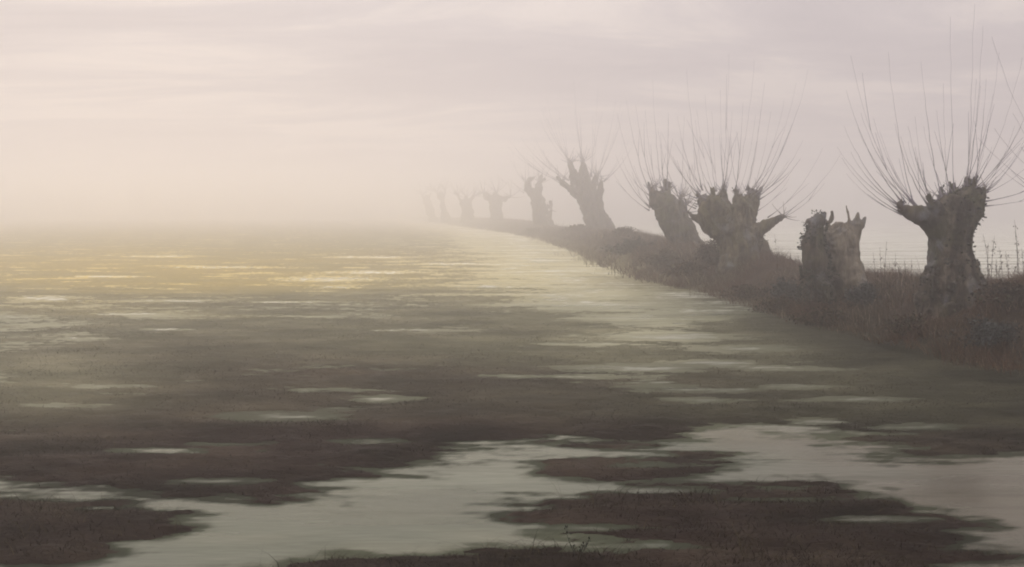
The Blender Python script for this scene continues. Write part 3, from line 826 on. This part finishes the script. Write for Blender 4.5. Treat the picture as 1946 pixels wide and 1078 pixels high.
# ------------------------------------------------------------------ mist
bm = bmesh.new(); bmesh.ops.create_cube(bm, size=1)
bmesh.ops.scale(bm, vec=(2000, 1000, 9.6), verts=bm.verts); bmesh.ops.translate(bm, vec=(0, 455, 3.4), verts=bm.verts)
hz = bpy.data.objects.new('haze', to_mesh(bm, 'haze', False)); COL.objects.link(hz); tag(hz, kind='stuff')
m, nt, out = new_mat('pale_mist')
pv = N(nt, 'ShaderNodeVolumePrincipled')
pv.inputs['Color'].default_value = (1, .98, .985, 1); pv.inputs['Density'].default_value = .0150; pv.inputs['Anisotropy'].default_value = .85
nt.links.new(pv.outputs[0], out.inputs['Volume'])
hz.data.materials.append(m)

# ------------------------------------------------------------------ sky, sun
SUN_EL, SUN_AZ = R(12), R(-24)
W = bpy.data.worlds.new('World'); S.world = W; W.use_nodes = True
nt = W.node_tree
for n in list(nt.nodes): nt.nodes.remove(n)
out = N(nt, 'ShaderNodeOutputWorld'); bg = N(nt, 'ShaderNodeBackground'); bg.inputs['Strength'].default_value = .1
sky = N(nt, 'ShaderNodeTexSky', sky_type='NISHITA'); sky.sun_disc = False; sky.sun_elevation = SUN_EL; sky.sun_rotation = SUN_AZ % (2 * math.pi); sky.dust_density = 3
tc = N(nt, 'ShaderNodeTexCoord').outputs['Generated']
sep = N(nt, 'ShaderNodeSeparateXYZ'); nt.links.new(tc, sep.inputs[0])


def math_(op, a, b=None, c=None):
    n = N(nt, 'ShaderNodeMath', operation=op)
    for i, v in enumerate((a, b, c)):
        if v is None: continue
        if hasattr(v, 'links'): nt.links.new(v, n.inputs[i])
        else: n.inputs[i].default_value = v
    return n.outputs[0]


zz = math_('MAXIMUM', sep.outputs['Z'], 0.0)
den = math_('ADD', zz, .16)
cmb = N(nt, 'ShaderNodeCombineXYZ')
nt.links.new(math_('DIVIDE', sep.outputs['X'], den), cmb.inputs[0]); nt.links.new(math_('DIVIDE', sep.outputs['Y'], den), cmb.inputs[1])
cl = noise_tex(nt, 1.3, 7, .6, (.55, 1.3, 1), cmb.outputs[0], .6)
cloud = ramp(nt, cl, [(.36, (4.6, 3.95, 4.2)), (.5, (5.6, 4.85, 4.95)), (.6, (7.4, 6.4, 6.05))])
hor = math_('POWER', math_('SUBTRACT', 1.0, zz), 9.0)
warm = mix(nt, math_('MULTIPLY', hor, .85), cloud, (7.4, 6.5, 6.25))
dt = N(nt, 'ShaderNodeVectorMath', operation='DOT_PRODUCT'); nt.links.new(tc, dt.inputs[0]); dt.inputs[1].default_value = (math.sin(SUN_AZ) * math.cos(SUN_EL), math.cos(SUN_AZ) * math.cos(SUN_EL), math.sin(SUN_EL))
glow = math_('MULTIPLY', math_('POWER', math_('MAXIMUM', dt.outputs['Value'], 0.0), 8.0), .08)
gl = mix(nt, glow, warm, (8.0, 7.0, 5.4))
zen = math_('MULTIPLY', math_('POWER', zz, 1.8), 5.2)          # an overcast sky is brightest overhead
vm = N(nt, 'ShaderNodeVectorMath', operation='SCALE'); vm.inputs[0].default_value = (4.6, 4.5, 4.35); nt.links.new(zen, vm.inputs['Scale'])
va = N(nt, 'ShaderNodeVectorMath', operation='ADD'); nt.links.new(gl, va.inputs[0]); nt.links.new(vm.outputs[0], va.inputs[1])
fin = mix(nt, .992, sky.outputs['Color'], va.outputs[0])
nt.links.new(fin, bg.inputs['Color']); nt.links.new(bg.outputs[0], out.inputs['Surface'])

sl = bpy.data.lights.new('sun', 'SUN'); sl.energy = .5; sl.angle = R(60); sl.color = (1, .89, .74)
so = bpy.data.objects.new('sun', sl); COL.objects.link(so)
dirv = Vector((math.sin(SUN_AZ) * math.cos(SUN_EL), math.cos(SUN_AZ) * math.cos(SUN_EL), math.sin(SUN_EL)))
so.rotation_euler = dirv.to_track_quat('Z', 'Y').to_euler(); so.location = (0, 0, 40)

# ------------------------------------------------------------------ camera, render
cam = bpy.data.cameras.new('camera'); cam.sensor_width = 36; cam.lens = 36 * F / 1946; cam.clip_end = 3000; cam.clip_start = .1
cam.shift_y = -(539 - HZ) / 1946
co = bpy.data.objects.new('camera', cam); COL.objects.link(co); co.location = (0, 0, EYE); co.rotation_euler = (R(90), 0, 0)
S.camera = co
S.view_settings.view_transform = 'Standard'; S.view_settings.look = 'None'; S.view_settings.gamma = 1; S.view_settings.exposure = -.25
S.render.engine = 'CYCLES'
S.cycles.max_bounces = 12; S.cycles.volume_bounces = 10; S.cycles.diffuse_bounces = 2; S.cycles.glossy_bounces = 3; S.cycles.transparent_max_bounces = 8
S.cycles.use_denoising = True
S.cycles.filter_width = 1.9
S.cycles.caustics_reflective = False; S.cycles.caustics_refractive = False
